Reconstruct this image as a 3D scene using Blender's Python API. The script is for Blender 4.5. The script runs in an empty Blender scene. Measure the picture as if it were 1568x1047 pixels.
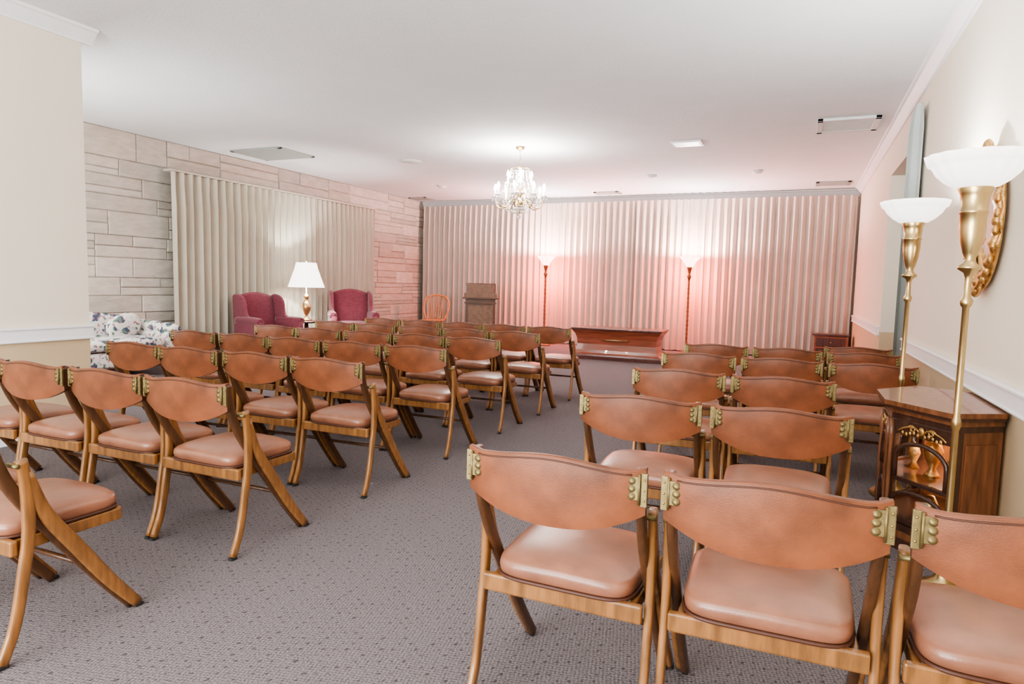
import bpy, bmesh, math, random
from mathutils import Vector, Matrix
random.seed(7)
PI=math.pi
SC=bpy.context.scene
COL=SC.collection

# ------------------------------------------------------------------ materials
def _base(name):
    m=bpy.data.materials.new(name); m.use_nodes=True
    nt=m.node_tree; b=nt.nodes['Principled BSDF']
    return m,nt,b
def mat(name,color,rough=.5,metal=0.,nscale=None,namt=.15,bump=0.,bscale=None,stretch=(1,1,1),
        coat=0.,emis=None,estr=0.,trans=0.,ior=1.45,spec=.5,sheen=0.,bdist=.01):
    m,nt,b=_base(name); N=nt.nodes; L=nt.links
    b.inputs['Roughness'].default_value=rough
    b.inputs['Metallic'].default_value=metal
    b.inputs['IOR'].default_value=ior
    b.inputs['Specular IOR Level'].default_value=spec
    b.inputs['Coat Weight'].default_value=coat
    b.inputs['Sheen Weight'].default_value=sheen
    b.inputs['Transmission Weight'].default_value=trans
    if emis: 
        b.inputs['Emission Color'].default_value=(*emis,1); b.inputs['Emission Strength'].default_value=estr
    tc=N.new('ShaderNodeTexCoord'); mp=N.new('ShaderNodeMapping'); mp.inputs['Scale'].default_value=stretch
    L.new(tc.outputs['Object'],mp.inputs['Vector'])
    ns=N.new('ShaderNodeTexNoise'); ns.inputs['Scale'].default_value=nscale or 10; ns.inputs['Detail'].default_value=6
    L.new(mp.outputs['Vector'],ns.inputs['Vector'])
    mx=N.new('ShaderNodeMix'); mx.data_type='RGBA'
    c=color; a=namt if nscale else 0.02
    mx.inputs['A'].default_value=(c[0]*(1-a),c[1]*(1-a),c[2]*(1-a),1)
    mx.inputs['B'].default_value=(min(1,c[0]*(1+a)),min(1,c[1]*(1+a)),min(1,c[2]*(1+a)),1)
    mr=N.new('ShaderNodeMapRange'); mr.inputs['From Min'].default_value=.3; mr.inputs['From Max'].default_value=.7
    L.new(ns.outputs['Fac'],mr.inputs['Value']); L.new(mr.outputs['Result'],mx.inputs['Factor'])
    L.new(mx.outputs['Result'],b.inputs['Base Color'])
    if bump:
        n2=N.new('ShaderNodeTexNoise'); n2.inputs['Scale'].default_value=bscale or 50; n2.inputs['Detail'].default_value=4
        L.new(mp.outputs['Vector'],n2.inputs['Vector'])
        bp=N.new('ShaderNodeBump'); bp.inputs['Strength'].default_value=bump; bp.inputs['Distance'].default_value=bdist
        L.new(n2.outputs['Fac'],bp.inputs['Height']); L.new(bp.outputs['Normal'],b.inputs['Normal'])
    return m

M={}
M['ceil']=mat('ceiling_texture',(.78,.80,.815),.9,nscale=3,namt=.015,bump=.35,bscale=45,bdist=.01)
M['trim']=mat('trim_white',(.84,.84,.85),.45)
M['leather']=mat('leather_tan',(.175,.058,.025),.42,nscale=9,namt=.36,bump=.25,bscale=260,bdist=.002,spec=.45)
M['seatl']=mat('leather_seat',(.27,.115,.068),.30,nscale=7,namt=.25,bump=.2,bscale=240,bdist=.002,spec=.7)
M['piping']=mat('piping_dark',(.07,.025,.014),.5)
M['oak']=mat('chair_wood',(.235,.105,.034),.36,nscale=9,namt=.34,stretch=(5,5,.8),coat=.3)
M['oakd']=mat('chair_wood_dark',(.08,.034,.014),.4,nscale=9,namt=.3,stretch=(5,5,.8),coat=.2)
M['hinge']=mat('hinge_brass_aged',(.21,.16,.07),.45,metal=.7,nscale=60,namt=.3)
M['brass']=mat('brass',(.55,.41,.20),.3,metal=1.,nscale=12,namt=.1)
M['brassd']=mat('bronze_pole',(.30,.10,.05),.4,metal=.5,nscale=12,namt=.15)
M['gold']=mat('gold_ornate',(.55,.32,.12),.38,metal=.85,nscale=30,namt=.3,bump=.4,bscale=60)
M['mahog']=mat('mahogany',(.24,.065,.034),.28,nscale=5,namt=.3,stretch=(.6,4,6),coat=.4)
M['mahogd']=mat('mahogany_dark',(.085,.028,.022),.3,nscale=6,namt=.3,stretch=(4,4,.8),coat=.4)
M['walnut']=mat('walnut',(.17,.066,.028),.32,nscale=6,namt=.45,stretch=(5,5,.7),coat=.35)
M['walnutd']=mat('walnut_dark',(.055,.023,.014),.28,nscale=8,namt=.3,stretch=(4,4,.8),coat=.5)
M['burg']=mat('burgundy_fabric',(.21,.045,.068),.85,nscale=30,namt=.2,bump=.3,bscale=200,bdist=.003,sheen=.3)
M['curt']=mat('curtain_fabric',(.55,.51,.42),.8,nscale=2.5,namt=.05,bump=.2,bscale=300,bdist=.002,sheen=.1)
M['curtb']=mat('curtain_fabric_back',(.55,.475,.415),.8,nscale=2.5,namt=.05,bump=.2,bscale=300,bdist=.002,sheen=.1)
M['curt2']=mat('drape_grey_green',(.42,.46,.44),.8,nscale=2.5,namt=.06)
M['shade']=mat('lamp_shade',(.9,.88,.84),.8,emis=(1,.96,.9),estr=2.0)
M['bowl']=mat('milk_glass',(.92,.90,.88),.25,emis=(1,.94,.88),estr=1.3)
M['bowlp']=mat('pink_glass',(.95,.80,.76),.25,emis=(1,.66,.56),estr=4)
M['bulb']=mat('bulb_glow',(1,1,1),.3,emis=(1,.94,.86),estr=70)
M['crystal']=mat('crystal',(.98,.98,1),.04,trans=.5,ior=1.5,spec=.8)
M['candle']=mat('candle_sleeve',(.9,.88,.8),.5,emis=(1,.94,.84),estr=2)
M['vent']=mat('vent_grey',(.36,.38,.36),.5)
M['ventw']=mat('vent_white',(.72,.74,.74),.5)
M['dark']=mat('dark_void',(.05,.05,.05),.8)
M['rubber']=mat('rubber_foot',(.02,.02,.02),.7)
M['maple']=mat('maple_wood',(.60,.23,.075),.35,nscale=7,namt=.2,stretch=(4,4,.8),coat=.3)
M['lect']=mat('lectern_wood',(.10,.055,.036),.45,nscale=6,namt=.3,stretch=(.8,4,4),coat=.15)
M['lectc']=mat('lectern_panel',(.18,.115,.078),.6,nscale=20,namt=.2)
M['mirror']=mat('mirror_glass',(.9,.9,.9),.01,metal=1.)
M['glass']=mat('glass_pane',(1,1,1),.02,trans=1.,ior=1.1)
M['warm']=mat('cabinet_backlit',(.75,.55,.38),.35,nscale=20,namt=.3)
M['lens']=mat('light_diffuser',(.85,.86,.86),.4,emis=(1,1,1),estr=.5)

def wall_mat():
    m,nt,b=_base('painted_wall'); N=nt.nodes; L=nt.links
    g=N.new('ShaderNodeNewGeometry'); s=N.new('ShaderNodeSeparateXYZ'); L.new(g.outputs['Position'],s.inputs[0])
    gt=N.new('ShaderNodeMath'); gt.operation='GREATER_THAN'; gt.inputs[1].default_value=.79; L.new(s.outputs['Z'],gt.inputs[0])
    mx=N.new('ShaderNodeMix'); mx.data_type='RGBA'
    mx.inputs['A'].default_value=(.58,.44,.28,1); mx.inputs['B'].default_value=(.79,.71,.59,1)
    L.new(gt.outputs[0],mx.inputs['Factor'])
    L.new(mx.outputs['Result'],b.inputs['Base Color']); b.inputs['Roughness'].default_value=.75
    ns=N.new('ShaderNodeTexNoise'); ns.inputs['Scale'].default_value=120; bp=N.new('ShaderNodeBump'); bp.inputs['Strength'].default_value=.12
    bp.inputs['Distance'].default_value=.005
    L.new(g.outputs['Position'],ns.inputs['Vector']); L.new(ns.outputs['Fac'],bp.inputs['Height']); L.new(bp.outputs['Normal'],b.inputs['Normal'])
    return m
M['wall']=wall_mat()

def carpet_mat():
    m,nt,b=_base('carpet_patterned'); N=nt.nodes; L=nt.links
    tc=N.new('ShaderNodeTexCoord'); mp=N.new('ShaderNodeMapping'); mp.inputs['Rotation'].default_value=(0,0,math.radians(32))
    L.new(tc.outputs['Object'],mp.inputs['Vector'])
    s=N.new('ShaderNodeSeparateXYZ'); L.new(mp.outputs[0],s.inputs[0])
    def M2(op,a,bv):
        n=N.new('ShaderNodeMath'); n.operation=op
        for i,v in enumerate((a,bv)):
            if v is None: continue
            if isinstance(v,(int,float)): n.inputs[i].default_value=v
            else: L.new(v,n.inputs[i])
        return n.outputs[0]
    sx=M2('SINE',M2('MULTIPLY',s.outputs['X'],2*PI/.042),None); sy=M2('SINE',M2('MULTIPLY',s.outputs['Y'],2*PI/.066),None)
    ns=N.new('ShaderNodeTexNoise'); ns.inputs['Scale'].default_value=130; ns.inputs['Detail'].default_value=3
    L.new(tc.outputs['Object'],ns.inputs['Vector'])
    nb=N.new('ShaderNodeTexNoise'); nb.inputs['Scale'].default_value=28; L.new(tc.outputs['Object'],nb.inputs['Vector'])
    dd=M2('ADD',M2('MULTIPLY',sx,sy),M2('MULTIPLY',M2('SUBTRACT',nb.outputs['Fac'],.5),1.6))
    dots=N.new('ShaderNodeMapRange'); dots.inputs['From Min'].default_value=.84; dots.inputs['From Max'].default_value=.98; L.new(dd,dots.inputs['Value'])
    k2=2*PI/.018
    lines=M2('MULTIPLY',M2('SINE',M2('MULTIPLY',s.outputs['X'],k2),None),M2('SINE',M2('MULTIPLY',s.outputs['Y'],k2),None))
    f=M2('ADD',M2('MULTIPLY',lines,.14),ns.outputs['Fac'])
    cr=N.new('ShaderNodeValToRGB'); cr.color_ramp.elements[0].position=.28; cr.color_ramp.elements[1].position=.72
    cr.color_ramp.elements[0].color=(.095,.082,.085,1); cr.color_ramp.elements[1].color=(.235,.207,.211,1)
    L.new(f,cr.inputs[0])
    mx=N.new('ShaderNodeMix'); mx.data_type='RGBA'; mx.inputs['B'].default_value=(.035,.022,.025,1)
    L.new(M2('MULTIPLY',dots.outputs[0],.65),mx.inputs['Factor']); L.new(cr.outputs[0],mx.inputs['A'])
    L.new(mx.outputs['Result'],b.inputs['Base Color']); b.inputs['Roughness'].default_value=.95
    b.inputs['Specular IOR Level'].default_value=.1
    bp=N.new('ShaderNodeBump'); bp.inputs['Strength'].default_value=.5; bp.inputs['Distance'].default_value=.006
    L.new(f,bp.inputs['Height']); L.new(bp.outputs['Normal'],b.inputs['Normal'])
    return m
M['carpet']=carpet_mat()

def stone_mat():
    m,nt,b=_base('ashlar_limestone'); N=nt.nodes; L=nt.links
    at=N.new('ShaderNodeAttribute'); at.attribute_name='stonecol'
    tc=N.new('ShaderNodeTexCoord'); mp=N.new('ShaderNodeMapping'); mp.inputs['Scale'].default_value=(1,1,3)
    L.new(tc.outputs['Object'],mp.inputs['Vector'])
    ns=N.new('ShaderNodeTexNoise'); ns.inputs['Scale'].default_value=5; ns.inputs['Detail'].default_value=8; ns.inputs['Roughness'].default_value=.65
    L.new(mp.outputs[0],ns.inputs['Vector'])
    mx=N.new('ShaderNodeMix'); mx.data_type='RGBA'; mx.blend_type='MULTIPLY'; mx.inputs['Factor'].default_value=.6
    cr=N.new('ShaderNodeValToRGB'); cr.color_ramp.elements[0].position=.3; cr.color_ramp.elements[1].position=.65
    cr.color_ramp.elements[0].color=(.62,.60,.55,1); cr.color_ramp.elements[1].color=(1,1,1,1)
    L.new(ns.outputs['Fac'],cr.inputs[0]); L.new(at.outputs['Color'],mx.inputs['A']); L.new(cr.outputs[0],mx.inputs['B'])
    L.new(mx.outputs['Result'],b.inputs['Base Color']); b.inputs['Roughness'].default_value=.9
    bp=N.new('ShaderNodeBump'); bp.inputs['Strength'].default_value=.8; bp.inputs['Distance'].default_value=.02
    L.new(ns.outputs['Fac'],bp.inputs['Height']); L.new(bp.outputs['Normal'],b.inputs['Normal'])
    return m
M['stone']=stone_mat()

def floral_mat():
    m,nt,b=_base('floral_upholstery'); N=nt.nodes; L=nt.links
    tc=N.new('ShaderNodeTexCoord')
    nw=N.new('ShaderNodeTexNoise'); nw.inputs['Scale'].default_value=9; L.new(tc.outputs['Object'],nw.inputs['Vector'])
    ad=N.new('ShaderNodeMixRGB'); ad.blend_type='ADD'; ad.inputs[0].default_value=.12
    L.new(tc.outputs['Object'],ad.inputs[1]); L.new(nw.outputs['Color'],ad.inputs[2])
    prev=None
    base=(.70,.68,.64,1)
    for sc,lo,hi,c in ((8,.34,.38,(.06,.09,.14,1)),(13,.26,.30,(.13,.21,.16,1)),(17,.22,.26,(.42,.14,.18,1)),(21,.20,.23,(.30,.38,.48,1))):
        v=N.new('ShaderNodeTexVoronoi'); v.inputs['Scale'].default_value=sc; L.new(ad.outputs[0],v.inputs['Vector'])
        r=N.new('ShaderNodeMapRange'); r.inputs['From Min'].default_value=lo; r.inputs['From Max'].default_value=hi
        r.inputs['To Min'].default_value=1; r.inputs['To Max'].default_value=0
        L.new(v.outputs['Distance'],r.inputs['Value'])
        mx=N.new('ShaderNodeMix'); mx.data_type='RGBA'; mx.inputs['B'].default_value=c; mx.inputs['A'].default_value=base
        if prev: L.new(prev,mx.inputs['A'])
        L.new(r.outputs[0],mx.inputs['Factor']); prev=mx.outputs['Result']
    L.new(prev,b.inputs['Base Color']); b.inputs['Roughness'].default_value=.85
    return m
M['floral']=floral_mat()

# ------------------------------------------------------------------ mesh builder
def catmull(pts,n=6):
    pts=[Vector(p) for p in pts]
    if len(pts)<3: return pts
    out=[]
    P=[pts[0]*2-pts[1]]+pts+[pts[-1]*2-pts[-2]]
    for i in range(1,len(P)-2):
        p0,p1,p2,p3=P[i-1:i+3]
        for j in range(n):
            t=j/n
            out.append(.5*((2*p1)+(p2-p0)*t+(2*p0-5*p1+4*p2-p3)*t*t+(3*p1-p0-3*p2+p3)*t**3))
    out.append(pts[-1]); return out

class MB:
    def __init__(s): s.v=[];s.f=[];s.m=[];s.sm=[];s.mats=[]
    def mi(s,k):
        if k not in s.mats: s.mats.append(k)
        return s.mats.index(k)
    def add(s,vs,fs,k,smooth=True,mtx=None):
        o=len(s.v); i=s.mi(k)
        for p in vs:
            p=Vector(p); s.v.append(mtx@p if mtx else p)
        for f in fs: s.f.append([o+q for q in f]); s.m.append(i); s.sm.append(smooth)
    def box(s,c,size,k,bev=.0,mtx=None,seg=2,smooth=False):
        bm=bmesh.new(); bmesh.ops.create_cube(bm,size=1)
        for v in bm.verts: v.co=Vector((v.co.x*size[0],v.co.y*size[1],v.co.z*size[2]))
        if bev>0: bmesh.ops.bevel(bm,geom=bm.edges[:],offset=min(bev,min(size)*.45),segments=seg,affect='EDGES',profile=.5)
        for v in bm.verts: v.co+=Vector(c)
        bm.verts.index_update()
        s.add([v.co.copy() for v in bm.verts],[[v.index for v in f.verts] for f in bm.faces],k,smooth or (bev>0 and seg>2),mtx); bm.free()
    def sweep(s,path,wa,wb,side,k,n=10,e=.5,smooth=True,mtx=None,sub=6):
        P=catmull(path,sub); side=Vector(side).normalized(); vs=[];fs=[]
        L=len(P)
        for i,p in enumerate(P):
            t=(P[min(i+1,L-1)]-P[max(i-1,0)]).normalized(); b=t.cross(side).normalized()
            u=i/(L-1)
            A=wa(u) if callable(wa) else wa; B=wb(u) if callable(wb) else wb
            for j in range(n):
                th=2*PI*(j+.5)/n; c,sn=math.cos(th),math.sin(th)
                vs.append(p+side*(A*math.copysign(abs(c)**e,c))+b*(B*math.copysign(abs(sn)**e,sn)))
        for i in range(L-1):
            for j in range(n):
                a=i*n+j;b2=i*n+(j+1)%n; fs.append([a,b2,b2+n,a+n])
        fs.append(list(range(n))[::-1]); fs.append([(L-1)*n+j for j in range(n)])
        s.add(vs,fs,k,smooth,mtx)
    def tube(s,path,r,k,n=8,mtx=None,sub=6,closed=False):
        P=[Vector(p) for p in path] if closed else catmull(path,sub); vs=[];fs=[];L=len(P); ref=None
        for i,p in enumerate(P):
            if closed: t=(P[(i+1)%L]-P[i-1]).normalized()
            else: t=(P[min(i+1,L-1)]-P[max(i-1,0)]).normalized()
            if ref is None:
                ref=Vector((0,0,1)) if abs(t.z)<.9 else Vector((1,0,0))
            a=(ref-t*ref.dot(t)).normalized(); ref=a; b=t.cross(a)
            rr=r(i/(L-1)) if callable(r) else r
            for j in range(n):
                th=2*PI*j/n; vs.append(p+(a*math.cos(th)+b*math.sin(th))*rr)
        for i in range(L if closed else L-1):
            i2=(i+1)%L
            for j in range(n):
                fs.append([i*n+j,i*n+(j+1)%n,i2*n+(j+1)%n,i2*n+j])
        if not closed:
            fs.append(list(range(n))[::-1]); fs.append([(L-1)*n+j for j in range(n)])
        s.add(vs,fs,k,True,mtx)
    def lathe(s,prof,k,n=24,c=(0,0,0),mtx=None,flute=0,fn=0,cap=True):
        vs=[];fs=[]
        for (r,z) in prof:
            for j in range(n):
                th=2*PI*j/n; rr=r*(1+flute*math.cos(fn*th)) if flute else r
                vs.append((c[0]+rr*math.cos(th),c[1]+rr*math.sin(th),c[2]+z))
        L=len(prof)
        for i in range(L-1):
            for j in range(n): fs.append([i*n+j,i*n+(j+1)%n,(i+1)*n+(j+1)%n,(i+1)*n+j])
        if cap:
            fs.append(list(range(n))[::-1]); fs.append([(L-1)*n+j for j in range(n)])
        s.add(vs,fs,k,True,mtx)
    def sell(s,c,a,k,e1=.35,e2=.6,nu=36,nv=14,mtx=None,fn=None):
        def sp(x,e): return math.copysign(abs(x)**e,x)
        vs=[];fs=[]
        for i in range(nv+1):
            ph=-PI/2+PI*i/nv
            for j in range(nu):
                th=2*PI*j/nu
                p=Vector((c[0]+a[0]*sp(math.cos(ph),e2)*sp(math.cos(th),e1),c[1]+a[1]*sp(math.cos(ph),e2)*sp(math.sin(th),e1),c[2]+a[2]*sp(math.sin(ph),e2)))
                if fn: p=fn(p)
                vs.append(p)
        for i in range(nv):
            for j in range(nu): fs.append([i*nu+j,i*nu+(j+1)%nu,(i+1)*nu+(j+1)%nu,(i+1)*nu+j])
        s.add(vs,fs,k,True,mtx)
    def octa(s,c,r,h,k):
        c=Vector(c); vs=[c+Vector((0,0,h)),c-Vector((0,0,h*1.3))]+[c+Vector((r*math.cos(q*PI/3),r*math.sin(q*PI/3),0)) for q in range(6)]
        fs=[]
        for q in range(6):
            a=2+q;b=2+(q+1)%6; fs+=[[0,a,b],[1,b,a]]
        s.add(vs,fs,k,False)
    def prism(s,poly,z0,z1,k,mtx=None):
        n=len(poly); vs=[(x,y,z0) for x,y in poly]+[(x,y,z1) for x,y in poly]
        fs=[list(range(n))[::-1],[n+i for i in range(n)]]+[[i,(i+1)%n,n+(i+1)%n,n+i] for i in range(n)]
        s.add(vs,fs,k,False,mtx)
    def mesh(s,name):
        me=bpy.data.meshes.new(name); me.from_pydata([tuple(v) for v in s.v],[],s.f)
        for k in s.mats: me.materials.append(M[k])
        me.polygons.foreach_set('material_index',s.m); me.polygons.foreach_set('use_smooth',s.sm)
        bm=bmesh.new(); bm.from_mesh(me); bmesh.ops.recalc_face_normals(bm,faces=bm.faces[:]); bm.to_mesh(me); bm.free()
        me.update(); return me
    def obj(s,name,loc=(0,0,0),rot=0,parent=None):
        return place(s.mesh(name),name,loc,rot,parent)
def place(me,name,loc=(0,0,0),rot=0,parent=None,sc=1):
    o=bpy.data.objects.new(name,me); o.location=loc; o.rotation_euler=(0,0,rot); o.scale=(sc,sc,sc); COL.objects.link(o)
    if parent: o.parent=parent
    return o
def light(name,kind,loc,power,color=(1,.93,.85),radius=.03,parent=None,rot=(0,0,0),**kw):
    d=bpy.data.lights.new(name,kind); d.energy=power; d.color=color
    if kind!='AREA': d.shadow_soft_size=radius
    for a,b in kw.items(): setattr(d,a,b)
    o=bpy.data.objects.new(name,d); o.location=loc; o.rotation_euler=rot; COL.objects.link(o)
    if parent: o.parent=parent
    return o
def sbox(name,x0,x1,y0,y1,z0,z1,k,bev=0):
    b=MB(); b.box(((x0+x1)/2,(y0+y1)/2,(z0+z1)/2),(x1-x0,y1-y0,z1-z0),k,bev); return b.obj(name)

# ------------------------------------------------------------------ room
XR=.905; XL=-8.24; YB=13.65; HC=3.12; XN=-5.17; YN=3.47; Y0=-3.0
sbox('floor',XL-.2,2.4,Y0,YB+.2,-.1,0,'carpet')
sbox('ceiling',XL-.2,2.4,Y0,YB+.2,HC,HC+.1,'ceil')
sbox('wall_back',XL-.2,XR+.15,YB,YB+.15,0,HC,'wall')
b=MB()
b.box((XR+.075,(Y0+7)/2,HC/2),(.15,7-Y0,HC),'wall')
b.box((XR+.075,(9+YB)/2,HC/2),(.15,YB-9,HC),'wall')
b.box((XR+.075,8,(2.63+HC)/2),(.15,2,HC-2.63),'wall')
b.obj('wall_right')
b=MB()
b.box((1.7,9.45,HC/2),(1.3,.1,HC),'wall'); b.box((2.3,8,HC/2),(.1,3,HC),'wall'); b.box((1.7,6.55,HC/2),(1.3,.1,HC),'wall')
b.obj('wall_alcove')
sbox('wall_left_front',XN-.2,XN,Y0,YN,0,HC,'wall')
b=MB()
b.box(((XL-.2-7.9)/2,YN-.075,HC/2),(-7.9-XL+.2,.15,HC),'wall'); b.box(((-5.7+XN-.2)/2,YN-.075,HC/2),(XN-.2+5.7,.15,HC),'wall')
b.box((-6.8,YN-.075,.35),(2.2,.15,.7),'wall'); b.box((-6.8,YN-.075,(2.6+HC)/2),(2.2,.15,HC-2.6),'wall')
b.obj('wall_alcove_left')
b=MB()
for x in (-7.87,-6.8,-5.73): b.box((x,YN-.06,1.65),(.06,.06,1.9),'trim',.003)
for z in (.73,2.57): b.box((-6.8,YN-.06,z),(2.2,.06,.06),'trim',.003)
b.obj('added_window_1')  # unseen window frame, added to go with the hidden fill light

def stone_wall():
    vs=[];fs=[];cols=[]
    def stone(y0,y1,z0,z1):
        g=.004; d=random.uniform(.0,.018); c=random.choice([(.58,.545,.49),(.60,.565,.51),(.545,.51,.455),(.63,.595,.54),(.59,.535,.47),(.64,.605,.55)])
        f=random.uniform(.88,1.06); c=tuple(min(1,q*f) for q in c)
        y0+=g;y1-=g;z0+=g;z1-=g; bv=.009; x0=XL-.03; x1=XL+d
        o=len(vs)
        for (x,i) in ((x0,0),(x1-bv,0),(x1,bv)):
            for (yy,zz) in ((y0+i,z0+i),(y1-i,z0+i),(y1-i,z1-i),(y0+i,z1-i)): vs.append((x,yy,zz))
        for r in (0,1):
            for j in range(4):
                fs.append([o+r*4+j,o+r*4+(j+1)%4,o+(r+1)*4+(j+1)%4,o+(r+1)*4+j]); cols.append(c)
        fs.append([o+8,o+9,o+10,o+11]); cols.append(c)
    z=0
    while z<HC-.01:
        h=random.uniform(.2,.34)
        if HC-z-h<.15: h=HC-z
        y=YN
        while y<YB-.01:
            l=random.uniform(.45,1.35)
            if YB-y-l<.3: l=YB-y
            r=random.random()
            if r<.22: stone(y,y+l,z,z+h)
            elif r<.78:
                k=z+h*random.uniform(.32,.68); stone(y,y+l,z,k)
                if l>.8 and random.random()<.5:
                    mm=y+l*random.uniform(.35,.65); stone(y,mm,k,z+h); stone(mm,y+l,k,z+h)
                else: stone(y,y+l,k,z+h)
            else:
                a=z+h*.33; c=z+h*.68; stone(y,y+l,z,a); stone(y,y+l,a,c); stone(y,y+l,c,z+h)
            y+=l
        z+=h
    o=len(vs)
    vs.extend([(XL-.008,YN-.1,0),(XL-.008,YB,0),(XL-.008,YB,HC),(XL-.008,YN-.1,HC),(XL-.2,YN-.1,0),(XL-.2,YB,0),(XL-.2,YB,HC),(XL-.2,YN-.1,HC)])
    for q in ([0,1,2,3],[7,6,5,4],[0,4,5,1],[1,5,6,2],[2,6,7,3],[3,7,4,0]):
        fs.append([o+i for i in q]); cols.append((.34,.31,.27))
    me=bpy.data.meshes.new('wall_left'); me.from_pydata(vs,[],fs); me.materials.append(M['stone'])
    ca=me.color_attributes.new('stonecol','FLOAT_COLOR','CORNER')
    for p,c in zip(me.polygons,cols):
        for li in p.loop_indices: ca.data[li].color=(*c,1)
    bm=bmesh.new(); bm.from_mesh(me); bmesh.ops.recalc_face_normals(bm,faces=bm.faces[:]); bm.to_mesh(me); bm.free()
    place(me,'wall_left')
stone_wall()

def crown(name,p0,p1,inward,s=.11):
    prof=[(0,0),(0,-s),(.018,-s),(.022,-s*.86),(.05,-s*.55),(.075,-s*.25),(.095,-s*.18),(.10,-.0)]
    p0=Vector(p0);p1=Vector(p1);i=Vector(inward); vs=[];n=len(prof)
    for p in (p0,p1):
        for a,z in prof: vs.append((p.x+i.x*a,p.y+i.y*a,HC+z))
    fs=[[j,(j+1)%n,n+(j+1)%n,n+j] for j in range(n)]+[list(range(n)),[n+j for j in range(n)][::-1]]
    b=MB(); b.add(vs,fs,'trim',False); b.obj(name)
crown('trim_1',(XR,Y0,0),(XR,YB,0),(-1,0,0))
crown('trim_2',(XL,YB-.02,0),(XR,YB-.02,0),(0,-1,0),.13)
crown('trim_3',(XN,Y0,0),(XN,YN+.08,0),(1,0,0))
crown('trim_4',(XN+.0,YN,0),(XN-.3,YN,0),(0,1,0))
def rail(name,x,y0,y1,d):
    b=MB(); b.box((x+d*.011,(y0+y1)/2,.79),(.022,y1-y0,.11),'trim',.003)
    b.box((x+d*.018,(y0+y1)/2,.838),(.036,y1-y0,.02),'trim',.006); b.box((x+d*.015,(y0+y1)/2,.745),(.03,y1-y0,.014),'trim',.004); b.obj(name)
rail('trim_5',XR,Y0,6.98,-1); rail('trim_6',XR,9.05,YB-.3,-1); rail('trim_7',XN,Y0,YN+.02,1)
sbox('trim_8',XN-.2,XN+.02,YN,YN+.022,.735,.85,'trim',.003)
sbox('baseboard_right',XR-.016,XR,Y0,6.98,0,.10,'trim',.003)
sbox('baseboard_right_far',XR-.016,XR,9.0,YB-.3,0,.10,'trim',.003)
sbox('baseboard_left',XN,XN+.016,Y0,YN,0,.10,'trim',.003)

# ------------------------------------------------------------------ curtains
def curtain(name,p0,p1,z0,z1,n,amp,nrm,k,per=14,seed=1):
    rnd=random.Random(seed); p0=Vector(p0);p1=Vector(p1);d=(p1-p0);Lg=d.length;d.normalize();nr=Vector(nrm)
    A=[rnd.uniform(.75,1.15) for _ in range(n+2)]; S=[rnd.uniform(-.18,.18) for _ in range(n+2)]
    NX=n*per; zs=[0,.1,.25,.4,.55,.7,.82,.9,.95,.975,1]
    vs=[];fs=[]
    for zi,t in enumerate(zs):
        z=z0+(z1-z0)*t
        for i in range(NX+1):
            u=i/per; q=int(min(u,n-1)); fr=u-q
            a=A[q]*(1-fr)+A[q+1]*fr; sh=S[q]*(1-fr)+S[q+1]*fr
            ph=2*PI*u+ sh*2*(1-t)
            top=max(0,(t-.82)/.18)
            w=math.sin(ph); w=math.copysign(abs(w)**.75,w)
            off=amp*a*w*(1-.4*top)
            lat=(Lg/n)*.15*math.sin(2*ph)*(1-top)
            lat+= (Lg/n)*.12*(1-t)*math.sin(u*1.7+seed)
            if i==0 or i==NX: lat=0
            p=p0+d*(Lg*i/NX+lat)+nr*off; vs.append((p.x,p.y,z+.006*math.sin(3*u) if t==0 else z))
    W=NX+1
    for r in range(len(zs)-1):
        for i in range(NX): fs.append([r*W+i,r*W+i+1,(r+1)*W+i+1,(r+1)*W+i])
    b=MB(); b.add(vs,fs,k,True); return b.obj(name)
curtain('curtain',(-8.12,13.42,0),(-3.08,13.42,0),.015,HC-.13,38,.06,(0,-1,0),'curtb',seed=2)
curtain('curtain',(-3.12,13.39,0),(.86,13.39,0),.015,HC-.13,30,.06,(0,-1,0),'curtb',seed=5)
curtain('curtain',(-8.07,6.62,0),(-8.07,9.66,0),.015,2.69,21,.065,(1,0,0),'curt',seed=8)
curtain('curtain',(-8.10,9.60,0),(-8.10,11.45,0),.015,2.69,14,.06,(1,0,0),'curt',seed=9)
b=MB(); b.box((-8.13,9.03,2.71),(.16,4.84,.03),'curt',.004); b.obj('curtain_rod')
curtain('drape',(1.0,9.10,0),(2.2,9.10,0),.015,2.63,9,.06,(0,-1,0),'curt2',seed=11)
curtain('drape',(.845,6.58,0),(.845,6.97,0),1.75,2.86,5,.038,(1,0,0),'curt2',seed=12)

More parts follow.
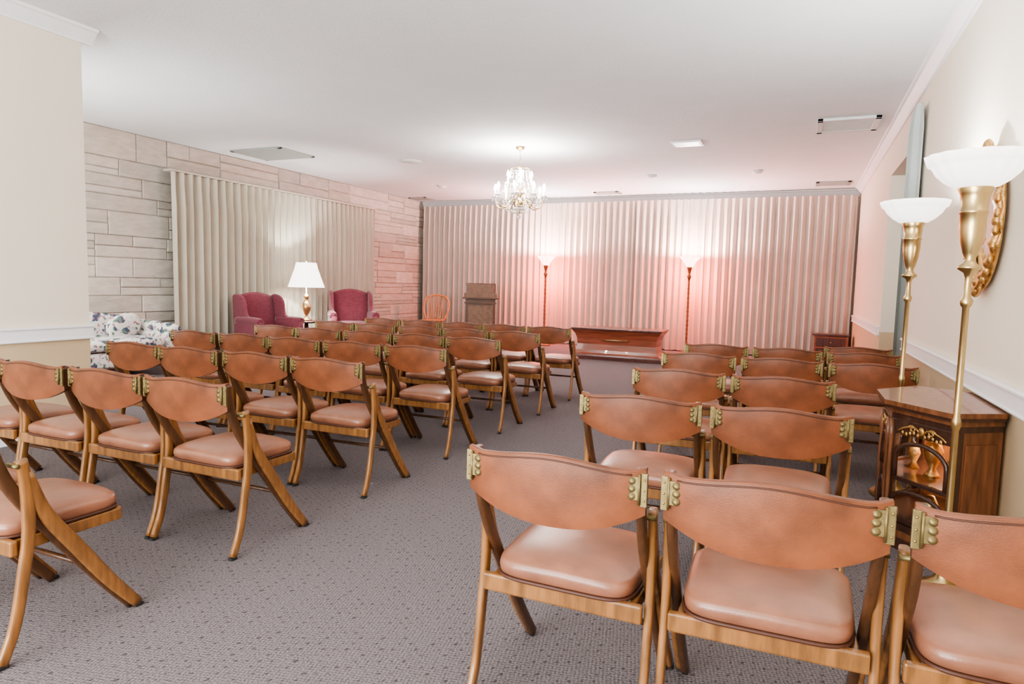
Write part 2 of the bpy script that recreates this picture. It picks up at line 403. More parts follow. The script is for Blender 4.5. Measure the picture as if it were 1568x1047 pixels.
# ------------------------------------------------------------------ folding chair
def folding_chair():
    b=MB()
    for sx in (-1,1):
        x=sx*.234
        post=[(sx*.238,-.022,.786),(sx*.236,-.010,.70),(x,.035,.58),(x,.115,.45),(x,.235,.28),(x,.345,.13),(x,.44,.012)]
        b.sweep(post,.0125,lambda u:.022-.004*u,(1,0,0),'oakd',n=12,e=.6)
        x=sx*.252
        leg=[(x,.066,.655),(x,.080,.56),(x,.082,.42),(x,.06,.27),(x,.03,.12),(x,-.012,.012)]
        b.sweep(leg,.0118,lambda u:.02-.004*abs(u-.3),(1,0,0),'oak',n=12,e=.6)
        fl=[(x,.080,.61),(x,.135,.46),(x,.235,.31),(x,.345,.15),(x,.455,.012)]
        b.sweep(fl,.0112,lambda u:.019+.006*math.sin(PI*u),(1,0,0),'oak',n=12,e=.6)
        b.box((sx*.251,.455,.006),(.024,.034,.012),'rubber',.002); b.box((sx*.251,-.012,.006),(.024,.034,.012),'rubber',.002)
        b.box((sx*.228,-.049,.742),(.017,.004,.062),'hinge',.0015)
        b.box((sx*.249,-.041,.738),(.018,.010,.088),'hinge',.002)
        for z in (.762,.742,.722):
            b.lathe([(.0,0),(.010,0),(.010,.003),(.0,.003)],'hinge',12,mtx=Matrix.Translation((sx*.219,-.0485,z))@Matrix.Rotation(PI/2,4,'X'))
        b.tube([(sx*.238,-.050,.700),(sx*.238,-.050,.780)],.0035,'hinge',8)
        for z in (.712,.738,.766): b.sell((sx*.250,-.047,z),(.003,.0025,.003),'brass',1,1,8,6)
        b.tube([(sx*.21,.05,.638),(sx*.264,.05,.638)],.008,'hinge',10)
        b.box((sx*.208,.235,.365),(.02,.38,.042),'oak',.004)
    b.box((0,.045,.367),(.478,.024,.052),'oak',.006)
    b.box((0,.425,.367),(.41,.022,.04),'oak',.005)
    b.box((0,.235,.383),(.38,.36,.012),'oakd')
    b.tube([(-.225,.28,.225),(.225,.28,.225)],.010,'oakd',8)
    def shp(p):
        v=(p.y-.235)/.205
        p.x*=1+.03*v
        r2=min(1,(p.x/.2)**2*.5+v*v*.5)
        if p.z>.415: p.z+=.022*(1-r2)
        return p
    b.sell((0,.235,.416),(.214,.208,.034),'seatl',.33,.55,44,14,fn=shp)
    ring=[]
    for j in range(44):
        th=2*PI*j/44; c,s=math.cos(th),math.sin(th)
        y=.235+.206*math.copysign(abs(s)**.33,s); x=.212*math.copysign(abs(c)**.33,c)*(1+.03*(y-.235)/.205)
        ring.append((x,y,.394))
    b.tube(ring,.006,'piping',6,closed=True)
    NU=30;NV=6
    def top(u): return .790+.009*math.cos(PI*u*1.15)+.008*max(0,abs(u)-.84)/.16
    def bot(u): return .604+.070*abs(u)**2.1+.004*math.cos(u*PI)
    def yy(u): return -.060+.034*u*u
    th=.010; vs=[];fl=[];fe=[]
    HWD=.252
    for sgn in (-1,1):
        for i in range(NU+1):
            u=-1+2*i/NU
            for j in range(NV+1):
                v=j/NV; z=bot(u)*(1-v)+top(u)*v
                puff=.004*(1-(2*v-1)**4)*(1-u**6)
                vs.append((u*HWD,yy(u)+sgn*(th+puff)-.010*(v-.5),z))
    W=NV+1; O=(NU+1)*W
    for i in range(NU):
        for j in range(NV):
            a=i*W+j; fl.append([a,a+1,a+W+1,a+W]); fl.append([O+a,O+a+W,O+a+W+1,O+a+1])
    b.add(vs,fl,'leather')
    for i in range(NU):
        a=i*W; fe.append([a,a+W,O+a+W,O+a]); a=i*W+NV; fe.append([a,O+a,O+a+W,a+W])
    for j in range(NV):
        fe.append([j,O+j,O+j+1,j+1]); a=NU*W+j; fe.append([a,a+1,O+a+1,O+a])
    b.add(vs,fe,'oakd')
    us=[-1+2*i/NU for i in range(NU+1)]
    b.sweep([(u*HWD,yy(u)-.004,top(u)+.001) for u in us],.0115,.004,(0,1,0),'leather',n=8,e=.8,sub=1)
    b.tube([(u*HWD,yy(u)-.017,top(u)-.006) for u in us[2:-2]],.0022,'piping',6,sub=1)
    return b.mesh('folding_chair')
FC=folding_chair()
rr=random.Random(3)
def chair(x,y): place(FC,'folding_chair',(x+rr.uniform(-.003,.003),y+rr.uniform(-.015,.015),0),math.radians(rr.uniform(-.7,.7)))
for y,n in ((1.20,2),(2.12,4),(3.08,4),(4.04,5),(4.97,5),(5.87,5),(6.80,5)):
    for i in range(n): chair(-2.49-.54*i,y)
for y,xs in ((1.69,(-.582,-.036,.510)),(2.76,(-.592,-.045)),(3.78,(-.60,-.056)),(4.82,(-.632,-.087,.458)),(5.70,(-.61,-.066,.48)),(6.22,(.47,))):
    for x in xs: chair(x,y)

# ------------------------------------------------------------------ torchieres
def torchiere(bowl,metal,H=1.80):
    b=MB()
    b.lathe([(.0,0),(.13,0),(.132,.015),(.12,.03),(.10,.04),(.06,.055),(.035,.08),(.022,.12),(.028,.15),(.014,.19),(.0125,.7),(.018,.72),(.018,.74),(.0125,.76),
             (.0125,H-.60),(.020,H-.59),(.024,H-.57),(.014,H-.555),(.012,H-.48),(.018,H-.46),(.040,H-.445),(.042,H-.435),(.022,H-.42),(.018,H-.405),(.028,H-.38),(.040,H-.33),(.046,H-.28),(.046,H-.23),
             (.050,H-.225),(.050,H-.215),(.046,H-.21),(.052,H-.15),(.062,H-.128),(.06,H-.122),(.0,H-.122)],metal,28)
    b.lathe([(.045,H-.128),(.075,H-.122),(.110,H-.100),(.142,H-.068),(.155,H-.044),(.158,H-.040),(.172,H-.032),(.180,H-.01),(.183,H),(.179,H),(.168,H-.026),(.150,H-.038),(.137,H-.064),(.105,H-.094),(.07,H-.115),(.03,H-.118)],bowl,96,flute=.018,fn=16,cap=False)
    b.lathe([(0,H-.122),(.045,H-.122),(.045,H-.118),(0,H-.118)],bowl,24)
    return b
T=torchiere('bowl','brass').mesh('torchiere_floor_lamp')
for (x,y) in ((.615,3.16),(.60,4.62)):
    o=place(T,'torchiere_floor_lamp',(x,y,0))
    light('torchiere_bulb','POINT',(0,0,1.77),62,(.95,.98,1),.025,o)
def torch2():
    b=MB()
    prof=[(.0,0),(.14,0),(.14,.02),(.11,.04),(.05,.06),(.03,.10)]
    z=.12
    while z<1.35:
        prof+=[(.019,z),(.028,z+.02),(.019,z+.04)]; z+=.085
    prof+=[(.019,1.40),(.03,1.45),(.045,1.48),(.02,1.51),(.03,1.57),(.045,1.63),(.05,1.66),(.0,1.66)]
    b.lathe(prof,'brassd',20)
    b.lathe([(.045,1.655),(.06,1.66),(.08,1.70),(.12,1.76),(.17,1.815),(.195,1.84),(.19,1.842),(.16,1.812),(.11,1.757),(.07,1.70),(.04,1.67)],'bowlp',40,cap=False)
    b.lathe([(0,1.66),(.045,1.66),(.045,1.668),(0,1.668)],'bowlp',20)
    return b.mesh('pink_shade_floor_lamp')
T2=torch2()
for (x,y) in ((-4.82,12.8),(-1.93,12.8)):
    o=place(T2,'pink_shade_floor_lamp',(x,y,0))
    light('torchiere_bulb','POINT',(0,0,1.815),185,(1,.94,.93),.03,o)
    light('pink_glow_fill','POINT',(0,.06,1.50),150,(1,.13,.07),.02,o)  # extra point light under the bowl, imitates glow through the pink glass

# ------------------------------------------------------------------ chandelier
def chandelier():
    e=bpy.data.objects.new('crystal_chandelier',None); COL.objects.link(e); e.location=(-3.61,8.47,0)
    b=MB()
    b.lathe([(0,3.12),(.065,3.12),(.062,3.10),(.03,3.075),(.012,3.06),(0,3.05)],'brass',24)
    for i in range(9): 
        z=3.05-i*.022
        b.tube([(.009*math.cos(q*PI/4) if i%2 else 0,0 if i%2 else .009*math.cos(q*PI/4),z+.014*math.sin(q*PI/4)) for q in range(8)],.0025,'brass',6,closed=True)
    b.lathe([(0,2.87),(.02,2.86),(.035,2.84),(.015,2.82),(.012,2.74),(.03,2.72),(.04,2.69),(.02,2.66),(.015,2.58),(.035,2.55),(.05,2.50),(.03,2.46),(.02,2.42),(.05,2.39),(.06,2.35),(.03,2.31),(.015,2.27),(.025,2.24),(0,2.21)],'brass',24)
    b.tube([(.13*math.cos(q*PI/16),.13*math.sin(q*PI/16),2.82) for q in range(32)],.006,'brass',6,closed=True)
    b.tube([(.17*math.cos(q*PI/16),.17*math.sin(q*PI/16),2.60) for q in range(32)],.005,'brass',6,closed=True)
    bulbs=[]
    def arm(a,r,z,z0,c=True):
        ca,sa=math.cos(a),math.sin(a); P=lambda rr,zz:(rr*ca,rr*sa,zz)
        b.tube([P(.03,z0),P(r*.35,z0+.04),P(r*.62,z0-.06),P(r*.9,z0-.05),P(r,z-.02),P(r,z)],.008,'brass',8)
        b.lathe([(.006,-.01),(.03,-.004),(.05,.012),(.047,.014),(.02,.004),(.012,.01),(.0,.01)],'crystal',16,c=P(r,z))
        b.lathe([(0,.0),(.013,.0),(.013,.085),(0,.085)],'candle',12,c=P(r,z+.01))
        b.lathe([(0,.085),(.012,.088),(.023,.110),(.017,.14),(.005,.17),(0,.173)],'bulb',12,c=P(r,z+.01))
        bulbs.append(P(r,z+.215))
        for q in range(6):
            t=q*PI/3; cx,cy=r*ca+.045*math.cos(t),r*sa+.045*math.sin(t)
            b.octa((cx,cy,z-.008),.007,.009,'crystal'); b.octa((cx,cy,z-.035),.012,.020,'crystal')
    for i in range(8): arm(i*PI/4+.2,.34,2.44,2.36)
    for i in range(4): arm(i*PI/2+.5,.16,2.62,2.50)
    for i in range(8):
        a=i*PI/4+.2
        for q in range(16):
            t=q/15; r=.13+(.33-.13)*t; z=2.82+(2.46-2.82)*t-.10*math.sin(PI*t)
            b.octa((r*math.cos(a),r*math.sin(a),z),.011,.012,'crystal')
        for q in range(9):
            t=q/8; a2=a+t*PI/4; r=.33-.03*math.sin(PI*t)
            b.octa((r*math.cos(a2),r*math.sin(a2),2.43-.09*math.sin(PI*t)),.011,.013,'crystal')
        for q in range(10):
            t=q/9; r=.30-.26*t; b.octa((r*math.cos(a),r*math.sin(a),2.38-.15*math.sin(t*PI/2)),.011,.012,'crystal')
    for i in range(16):
        a=i*PI/8
        for (r,z,s) in ((.13,2.79,1),(.13,2.755,1.6),(.13,2.71,1.6),(.17,2.575,1),(.17,2.54,1.6),(.07,2.32,1),(.07,2.285,1.6),(.05,2.70,1.4),(.06,2.62,1.4),(.06,2.50,1.4)):
            b.octa((r*math.cos(a),r*math.sin(a),z),.010*s,.013*s,'crystal')
    b.sell((0,0,2.175),(.028,.028,.028),'crystal',1,1,12,8)
    b.obj('chandelier_body',parent=e)
    for i,p in enumerate(bulbs[:8]): light('candle_bulb_%d'%(i+1),'POINT',p,11,(1,.95,.9),.018,e)
chandelier()

# ------------------------------------------------------------------ casket bier
def bier():
    b=MB()
    secs=[(0,.80,.34),(.05,.80,.34),(.06,.785,.325),(.085,.77,.31),(.11,.73,.28),(.16,.70,.255),(.26,.68,.24),(.36,.69,.245),(.44,.72,.27),(.485,.76,.30),(.50,.765,.305)]
    def loft(secs,k):
        vs=[];fs=[]
        for z,a,d in secs: vs.extend([(-a,-d,z),(a,-d,z),(a,d,z),(-a,d,z)])
        for i in range(len(secs)-1):
            for j in range(4): fs.append([i*4+j,i*4+(j+1)%4,i*4+4+(j+1)%4,i*4+4+j])
        fs+=[[3,2,1,0],[len(vs)-4+j for j in range(4)]]
        b.add(vs,fs,k,False)
    loft(secs[:4],'mahogd'); loft(secs[3:],'mahog')
    b.box((0,0,.522),(1.56,.66,.036),'mahogd',.01); b.box((0,0,.505),(1.54,.62,.012),'mahogd',.003)
    b.tube([(-.25,-.268,.34),(.22,-.268,.34)],.012,'brass',10)  # brass bar and its posts stand for bright reflections on the front
    for x in (-.22,.19): b.tube([(x,-.268,.34),(x,-.235,.34)],.008,'brass',8)
    b.box((0,-.33,.03),(1.50,.012,.035),'mahog',.004)
    b.obj('casket_bier',(-2.82,11.2,0))
bier()

# ------------------------------------------------------------------ upholstered seating
def wingback():
    b=MB()
    k='burg'
    b.box((0,.02,.27),(.62,.60,.20),k,.03,seg=4)
    b.sell((0,.06,.42),(.27,.29,.075),k,.3,.5)
    NU=20;NV=14; vs=[];fs=[]
    for sgn in (-1,1):
        for i in range(NU+1):
            u=-1+2*i/NU
            for j in range(NV+1):
                v=j/NV; zt=.95+.08*max(0,math.cos(u*PI/2))**.8
                z=.30+(zt-.30)*v
                th=.055*(1-.5*v**4)*(1-.3*u**6)
                vs.append((u*.31,-.26-.13*v+sgn*th-.0,z))
    W=NV+1;O=(NU+1)*W
    for i in range(NU):
        for j in range(NV):
            a=i*W+j; fs.append([a,a+1,a+W+1,a+W]); fs.append([O+a,O+a+W,O+a+W+1,O+a+1])
        a=i*W; fs.append([a,a+W,O+a+W,O+a]); a=i*W+NV; fs.append([a,O+a,O+a+W,a+W])
    for j in range(NV):
        fs.append([j,O+j,O+j+1,j+1]); a=NU*W+j; fs.append([a,a+1,O+a+1,O+a])
    b.add(vs,fs,k)
    for s in (-1,1):
        prof=[(-.40,.96,.52),(-.34,.975,.52),(-.25,.965,.52),(-.17,.93,.52),(-.12,.86,.50),(-.10,.76,.50),(-.06,.68,.48),(.0,.645,.45)]
        vs=[];fs=[]
        for (y,zt,zb) in prof:
            for dx in (.0,.05):
                vs.extend([(s*(.295+dx-.0),y,zb),(s*(.295+dx+.01*(zt>.8)),y,zt)])
        for i in range(len(prof)-1):
            o=i*4
            fs+=[[o,o+1,o+5,o+4],[o+2,o+6,o+7,o+3],[o+1,o+3,o+7,o+5],[o,o+4,o+6,o+2]]
        fs+=[[0,2,3,1],[len(vs)-4,len(vs)-3,len(vs)-1,len(vs)-2]]
        b.add(vs,fs,k,False)
        b.tube([(s*.325,y,zt) for (y,zt,zb) in prof],.03,k,10)
        b.sell((s*.33,.0,.40),(.055,.36,.22),k,.3,.3)
        b.tube([(s*.34,-.28,.60),(s*.34,.0,.61),(s*.345,.28,.605),(s*.345,.335,.59)],.06,k,14)
        for y in (.28,-.30):
            b.sweep([(s*.28,y,.2),(s*.285,y+.02*(1 if y>0 else -1),.1),(s*.28,y+.03*(1 if y>0 else -1),.0)],.022,.022,(1,0,0),'mahogd')
    return b.mesh('wingback_armchair')
WB=wingback()
place(WB,'wingback_armchair',(-7.42,7.76,0),math.radians(-104))
place(WB,'wingback_armchair',(-7.34,9.72,0),math.radians(-136),sc=1.06)

def sofa():
    b=MB(); k='floral'; L=1.05
    b.box((0,.0,.25),(2*L-.1,.74,.18),k,.03,seg=4)
    for x in (-.62,0,.62): b.sell((x,.08,.42),(.305,.32,.075),k,.25,.5)
    NU=30;NV=10; vs=[];fs=[]
    for sgn in (-1,1):
        for i in range(NU+1):
            u=-1+2*i/NU
            for j in range(NV+1):
                v=j/NV; zt=.73+.09*(.5+.5*math.cos(u*PI))
                z=.2+(zt-.2)*v
                vs.append((u*(L-.04),-.29-.08*v+sgn*.07*(1-.55*v**5),z))
    W=NV+1;O=(NU+1)*W
    for i in range(NU):
        for j in range(NV):
            a=i*W+j; fs.append([a,a+1,a+W+1,a+W]); fs.append([O+a,O+a+W,O+a+W+1,O+a+1])
        a=i*W+NV; fs.append([a,O+a,O+a+W,a+W]); a=i*W; fs.append([a,a+W,O+a+W,O+a])
    for j in range(NV):
        fs.append([j,O+j,O+j+1,j+1]); a=NU*W+j; fs.append([a,a+1,O+a+1,O+a])
    b.add(vs,fs,k)
    for s in (-1,1):
        b.box((s*(L-.03),.0,.36),(.13,.72,.36),k,.03,seg=4)
        b.tube([(s*(L-.01),-.30,.60),(s*(L-.01),.0,.585),(s*(L),.33,.56),(s*L,.37,.55)],.085,k,16)
        for y in (-.28,.3): b.lathe([(0,0),(.018,0),(.028,.08),(.032,.17),(0,.17)],'mahogd',12,c=(s*(L-.1),y,0))
    for x,c in ((-.7,.3),(.72,-.3)):
        b.sell((0,0,0),(.21,.07,.17),k,.5,.8,mtx=Matrix.Translation((x,-.10,.60))@Matrix.Rotation(-.25,4,'X')@Matrix.Rotation(c,4,'Y'))
    return b.obj('floral_sofa',(-7.66,4.94,0),math.radians(-90))
sofa()

# ------------------------------------------------------------------ side table + table lamp
TLX,TLY=-7.52,8.72
b=MB()
b.lathe([(0,.53),(.25,.53),(.26,.545),(.255,.56),(0,.56)],'mahogd',32)
b.lathe([(0,.06),(.05,.08),(.03,.16),(.045,.24),(.03,.34),(.04,.44),(.03,.53),(0,.53)],'mahogd',20)
for i in range(3):
    a=i*2*PI/3
    b.sweep([(0.02*math.cos(a),.02*math.sin(a),.16),(.12*math.cos(a),.12*math.sin(a),.14),(.20*math.cos(a),.20*math.sin(a),.03),(.24*math.cos(a),.24*math.sin(a),.012)],.02,.015,(-math.sin(a),math.cos(a),0),'mahogd')
b.obj('side_table',(TLX,TLY,0))
b=MB()
b.lathe([(0,0),(.085,0),(.085,.02),(.055,.035),(.03,.06),(.02,.09),(.045,.13),(.07,.19),(.075,.25),(.05,.31),(.022,.35),(.035,.37),(.05,.40),(.03,.43),(.012,.46),(.01,.56),(0,.56)],'brass',28)
n=96;vs=[];fs=[]
for r,z in ((.29,.555),(.26,.64),(.225,.74),(.19,.84),(.16,.96)):
    for j in range(n):
        th=2*PI*j/n; q=r*(1+.02*math.cos(24*th)); vs.append((q*math.cos(th),q*math.sin(th),z))
for i in range(4):
    for j in range(n): fs.append([i*n+j,i*n+(j+1)%n,(i+1)*n+(j+1)%n,(i+1)*n+j])
b.add(vs,fs,'shade')
b.tube([(0,0,.56),(0,0,.97)],.004,'brass',6); b.sell((0,0,.985),(.012,.012,.02),'brass',1,1,10,8)
o=b.obj('table_lamp',(TLX,TLY,.56))
light('table_lamp_bulb','POINT',(.03,0,.82),75,(.97,.98,.95),.03,o)

# ------------------------------------------------------------------ windsor chair
b=MB(); k='maple'
b.sell((0,0,.44),(.25,.23,.02),k,.6,.8)
for sx in (-1,1):
    for sy in (-1,1):
        b.tube([(sx*.15,sy*.14,.43),(sx*.18,sy*.17,.22),(sx*.21,sy*.20,0)],lambda u:.018-.006*abs(u-.4),k,10)
    b.tube([(sx*.18,-.17,.2),(sx*.18,.17,.2)],.010,k,8)
b.tube([(-.18,0,.2),(.18,0,.2)],.010,k,8)
b.tube([(-.21,-.17,.45),(-.27,-.21,.62),(-.28,-.25,.80),(-.20,-.28,.93),(0,-.30,.97),(.20,-.28,.93),(.28,-.25,.80),(.27,-.21,.62),(.21,-.17,.45)],.021,k,10)
for i in range(7):
    x=-.165+.055*i; zt=.965-.9*x*x*1.6
    b.tube([(x*.9,-.18,.45),(x*1.05,-.24,.72),(x*1.15,-.285,zt-.01)],.011,k,8)
b.obj('windsor_chair',(-7.22,12.35,0),math.radians(192))

# ------------------------------------------------------------------ lectern
b=MB()
b.box((0,0,.03),(.66,.50,.06),'lect',.008)
b.box((0,0,.50),(.60,.42,.88),'lect',.005)
b.box((0,-.212,.48),(.50,.012,.66),'lectc',.004)
b.box((0,-.218,.86),(.64,.016,.03),'lect',.004)
b.box((0,-.01,.955),(.72,.50,.035),'lect',.008)
b.box((0,-.02,1.01),(.66,.42,.09),'lectc',.006)
b.box((0,0,0),(.60,.40,.03),'lect',.006,mtx=Matrix.Translation((0,0,1.155))@Matrix.Rotation(math.radians(-26),4,'X'))
for sx in (-1,1):
    x0,x1=sx*.27,sx*.29
    b.add([(x0,-.19,1.05),(x0,.19,1.05),(x0,.19,1.065),(x0,-.19,1.245),(x1,-.19,1.05),(x1,.19,1.05),(x1,.19,1.065),(x1,-.19,1.245)],
          [[0,1,2,3],[4,7,6,5],[0,4,5,1],[1,5,6,2],[2,6,7,3],[3,7,4,0]],'lect',False)
b.box((0,-.185,1.14),(.56,.02,.18),'lectc',.004)
b.obj('lectern',(-5.95,12.1,0),math.radians(24))

# ------------------------------------------------------------------ nightstand
b=MB()
b.box((0,0,.51),(.60,.44,.03),'mahogd',.008); b.box((0,0,.27),(.52,.38,.42),'mahog',.004); b.box((0,0,.03),(.56,.42,.06),'mahogd',.006)
for z in (.38,.20):
    b.box((0,-.195,z),(.46,.014,.15),'mahogd',.006); b.sell((0,-.212,z),(.012,.012,.012),'brass',1,1,10,8)
b.obj('nightstand',(.54,12.85,0))

# ------------------------------------------------------------------ curio cabinet
def cabinet():
    b=MB(); cy=3.90
    poly=[(.885,3.60),(.69,3.46),(.46,3.76),(.46,4.04),(.69,4.34),(.885,4.20)]
    def grow(p,g):
        return [((x-g if x<.8 else x),(y+math.copysign(g,y-cy))) for x,y in p]
    b.prism(grow(poly,.02),0,.055,'walnutd'); b.prism(grow(poly,.008),.055,.085,'walnut')
    b.prism(poly,.085,.12,'walnutd')
    b.prism(poly,.635,.665,'walnutd')
    b.prism(grow(poly,.012),.665,.69,'walnut')
    b.prism(grow(poly,.035),.69,.705,'walnutd'); b.prism(grow(poly,.042),.705,.728,'walnut')
    def faceM(p0,p1):
        p0=Vector((*p0,0));p1=Vector((*p1,0));t=(p1-p0).normalized(); n=Vector((t.y,-t.x,0))
        c=Vector((.8,cy,0)); 
        if (p0-c).dot(n)<0: n=-n
        m=Matrix(((t.x,n.x,0,p0.x),(t.y,n.y,0,p0.y),(0,0,1,0),(0,0,0,1)))
        return m,(p1-p0).length
    for a,c in ((0,1),(4,5)):
        m,L=faceM(poly[a],poly[c]); b.box((L/2,-.012,.375),(L,.024,.52),'walnut',mtx=m)
        b.box((L/2,.003,.37),(L*.7,.008,.42),'walnut',.003,mtx=m)
    m,L=faceM(poly[5],poly[0]); b.box((L/2,-.005,.375),(L,.01,.52),'warm',mtx=m)
    inner=[(.86,3.62),(.71,3.50),(.49,3.77),(.49,4.03),(.71,4.30),(.86,4.18)]
    b.prism(inner,.335,.343,'walnutd'); b.prism(inner,.12,.13,'walnutd')
    for a,c in ((1,2),(2,3),(3,4)):
        m,L=faceM(poly[a],poly[c])
        for s in (.015,L-.015):
            b.box((s,-.01,.375),(.036,.03,.52),'walnutd',.004,mtx=m)
            b.lathe([(.010,0),(.014,.04),(.009,.08),(.012,.24),(.009,.36),(.014,.42),(.010,.50)],'walnut',12,c=(s,.010,.13),mtx=m)
        b.box((L/2,-.01,.60),(L-.04,.026,.07),'walnutd',.003,mtx=m)
        b.box((L/2,-.01,.34),(L-.04,.026,.022),'walnutd',.003,mtx=m)
        b.box((L/2,-.01,.14),(L-.04,.026,.03),'walnutd',.003,mtx=m)
        for z0,zh in ((.352,.165),(.155,.125)):
            w=L/2-.045; arc=[(L/2-w,.004,z0),(L/2-w,.004,z0+zh*.6)]+[(L/2-w*math.cos(q*PI/8),.004,z0+zh*.6+(zh*.5)*math.sin(q*PI/8)) for q in range(1,8)]+[(L/2+w,.004,z0+zh*.6),(L/2+w,.004,z0)]
            b.tube(arc,.011,'walnutd',8,mtx=m,sub=2)
        b.box((L/2,-.014,.458),(L-.06,.003,.215),'glass',mtx=m)
        b.box((L/2,-.014,.24),(L-.06,.003,.18),'glass',mtx=m)
        for s in (-1,1):
            pts=[]
            for q in range(16):
                t=q/15*2.6*PI; r=.024*(1-q/18)
                pts.append((L/2+s*(.055+r*math.cos(t)),.008,.602+r*.8*math.sin(t)))
            b.tube(pts,.005,'gold',6,mtx=m,sub=1)
            b.tube([(L/2,.008,.580),(L/2+s*.04,.010,.612),(L/2+s*.10,.008,.600),(L/2+s*.135,.008,.580)],.0055,'gold',6,mtx=m)
            for q in range(5): b.sell((L/2+s*(.02+.022*q),.010,.578+.007*math.sin(q*1.5)),(.009,.005,.011),'gold',1,1,8,6,mtx=m)
        b.sell((L/2,.010,.60),(.016,.008,.022),'gold',1,1,12,8,mtx=m)
    b.lathe([(0,0),(.04,0),(.03,.015),(.015,.04),(.035,.09),(.045,.13),(.03,.17),(.015,.185),(.025,.2),(0,.215)],'gold',20,c=(.66,3.82,.343))
    b.lathe([(0,0),(.03,0),(.012,.03),(.03,.08),(.02,.12),(0,.14)],'gold',16,c=(.60,3.97,.343))
    b.lathe([(0,0),(.045,0),(.05,.04),(.03,.09),(.015,.12),(0,.12)],'brass',16,c=(.66,3.80,.13))
    o=b.obj('curio_cabinet')
    light('cabinet_bulb','POINT',(.74,3.90,.61),14,(1,.74,.52),.01,o)
    light('cabinet_bulb_lower','POINT',(.74,3.90,.30),4,(1,.75,.52),.01,o)
cabinet()

# ------------------------------------------------------------------ wall mirror
def mirror():
    b=MB(); W=.26;H=.30; n=72
    m=Matrix.Translation((XR-.02,4.2,1.65))@Matrix(((0,0,-1,0),(1,0,0,0),(0,1,0,0),(0,0,0,1)))
    vs=[(0,0,.0)]+[(W*math.cos(2*PI*j/n),H*math.sin(2*PI*j/n),.0) for j in range(n)]
    b.add(vs,[[0,1+j,1+(j+1)%n] for j in range(n)],'mirror',False,m)
    for sc,r,wob in ((1.0,.018,0),(1.10,.026,.3),(1.19,.014,.4)):
        vs=[];fs=[];q=10
        for j in range(n):
            a=2*PI*j/n; c=Vector((W*sc*math.cos(a),H*sc*math.sin(a),.0)); d=Vector((math.cos(a),math.sin(a),0)); rr=r*(1+wob*math.sin(a*18))
            for i in range(q):
                t=2*PI*i/q; vs.append(c+d*(rr*math.cos(t))+Vector((0,0,rr*(1+math.sin(t))*.8)))
        for j in range(n):
            for i in range(q): fs.append([j*q+i,j*q+(i+1)%q,((j+1)%n)*q+(i+1)%q,((j+1)%n)*q+i])
        b.add(vs,fs,'gold',True,m)
    for j in range(28):
        a=2*PI*j/28; b.sell((W*1.15*math.cos(a),H*1.15*math.sin(a),.03),(.022,.03,.016),'gold',1,1,10,8,mtx=m)
    for s,yy in ((1,H*1.2),(-1,-H*1.18)):
        b.sell((0,yy+s*.01,.03),(.035,.045,.025),'gold',1,1,14,10,mtx=m)
        for q in (-1,1):
            pts=[(q*(.03+.03*math.sin(t)+.03*t/3),yy+s*(.005+.025*math.cos(t)),.03) for t in [i*.5 for i in range(9)]]
            b.tube(pts,.010,'gold',8,mtx=m,sub=2)
            b.tube([(0,yy,.03),(q*.06,yy,.035),(q*.13,yy-s*.05,.03),(q*.17,yy-s*.09,.03)],.014,'gold',8,mtx=m)
    b.obj('wall_mirror')
mirror()

# ------------------------------------------------------------------ ceiling fittings
def vent(name,x,y,w,d,k,slats=6,drop=.02):
    b=MB(); z=HC-drop/2-.001
    for s in (-1,1):
        b.box((x+s*(w/2-.03),y,z),(.06,d,drop),k,.004); b.box((x,y+s*(d/2-.03),z),(w,.06,drop),k,.004)
    b.box((x,y,HC-.004),(w-.06,d-.06,.004),'dark')
    for i in range(slats):
        yy=y-d/2+.06+(d-.12)*(i+.5)/slats
        b.box((0,0,0),(w-.10,(d-.12)/slats*.92,.003),k,mtx=Matrix.Translation((x,yy,HC-.013))@Matrix.Rotation(-.22,4,'X'))
    b.obj(name)
vent('ceiling_vent',-7.39,7.84,.95,.75,'vent',12)
vent('ceiling_vent',.38,8.35,.62,.62,'ventw',4,.03)
vent('ceiling_vent',-3.63,13.0,.5,.3,'vent',3); vent('ceiling_vent',.42,12.75,.55,.4,'vent',4); vent('ceiling_vent',-7.9,12.95,.45,.4,'vent',3)
b=MB(); b.box((-1.44,8.86,HC-.008),(.38,.32,.016),'ventw',.003); b.box((-1.44,8.86,HC-.018),(.32,.26,.01),'lens',.002); b.obj('ceiling_light_panel')
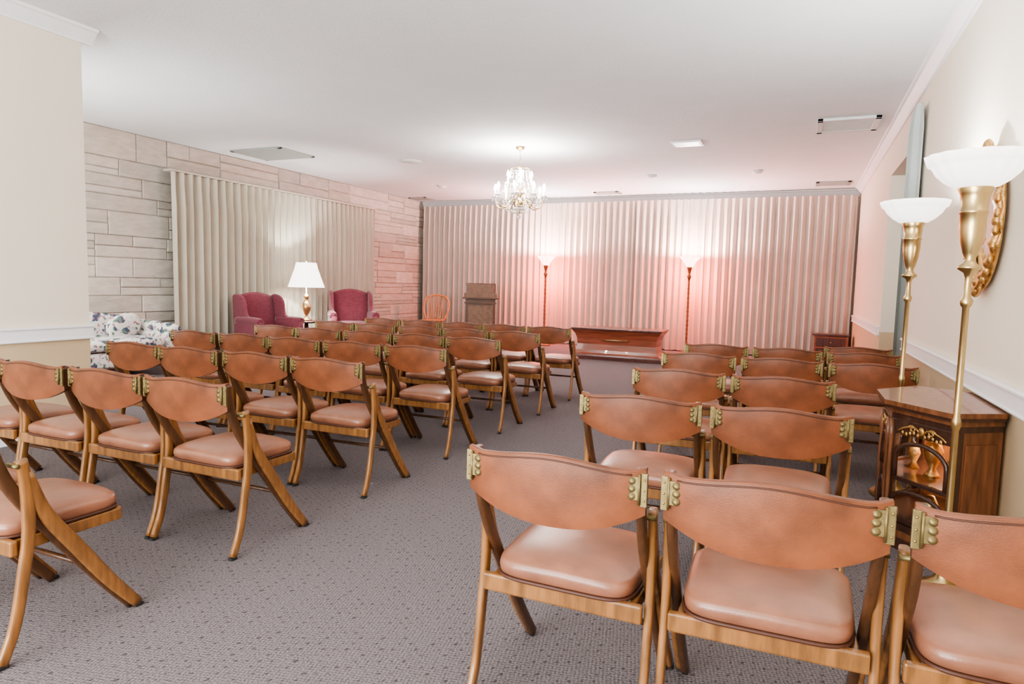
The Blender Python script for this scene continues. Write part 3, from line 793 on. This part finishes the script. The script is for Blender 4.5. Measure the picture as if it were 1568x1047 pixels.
for (x,y) in ((-.72,11.2),(-2.37,11.2),(-6.5,11.4)):
    b=MB(); b.lathe([(0,0),(.075,0),(.075,-.02),(.06,-.038),(.03,-.045),(0,-.045)],'ventw',24,c=(x,y,HC)); b.obj('smoke_detector')
b=MB(); b.lathe([(0,0),(.16,0),(.155,-.012),(0,-.014)],'ventw',28,c=(-5.67,8.97,HC)); b.obj('ceiling_speaker')

# ------------------------------------------------------------------ lighting
w=bpy.data.worlds.new('world'); SC.world=w; w.use_nodes=True
bg=w.node_tree.nodes['Background']; bg.inputs[0].default_value=(.98,.99,1,1); bg.inputs[1].default_value=1.1
light('fill_front','AREA',(-2.2,-2.0,2.4),115,(1,.97,.92),rot=(math.radians(76),0,math.radians(5)),shape='RECTANGLE',size=3.0,size_y=1.2)  # added fill light behind the camera, aimed into the room
light('fill_upward','AREA',(-2.2,-2.4,.8),270,(.97,.99,1),rot=(math.radians(118),0,math.radians(8)),shape='RECTANGLE',size=4,size_y=1.2)  # second added fill, tilted up to even out the ceiling
light('hidden_fill_left','AREA',(-6.8,YN+.02,1.65),85,(1,.98,.95),rot=(math.radians(100),0,math.radians(-8)),shape='RECTANGLE',size=2.0,size_y=1.7)  # added area fill hidden by the near left wall, brightens the stone
light('alcove_fill','POINT',(1.6,7.8,2.6),8,(.9,.97,1),.05)  # added fill without a fixture, brightens the doorway alcove

# ------------------------------------------------------------------ camera
cam=bpy.data.cameras.new('camera'); co=bpy.data.objects.new('camera',cam); COL.objects.link(co)
cam.sensor_width=36; cam.sensor_fit='HORIZONTAL'; cam.lens=36*1010/1568; cam.clip_start=.05
R=Matrix.Rotation(math.radians(23.4),4,'Z')@Matrix.Rotation(math.radians(90-5.0),4,'X')@Matrix.Rotation(math.radians(1.43),4,'Z')
co.matrix_world=Matrix.Translation((0,0,1.25))@R
SC.camera=co
SC.view_settings.view_transform='AgX'
try: SC.view_settings.look='AgX - Medium High Contrast'
except Exception as e: print(e)
SC.view_settings.exposure=.48
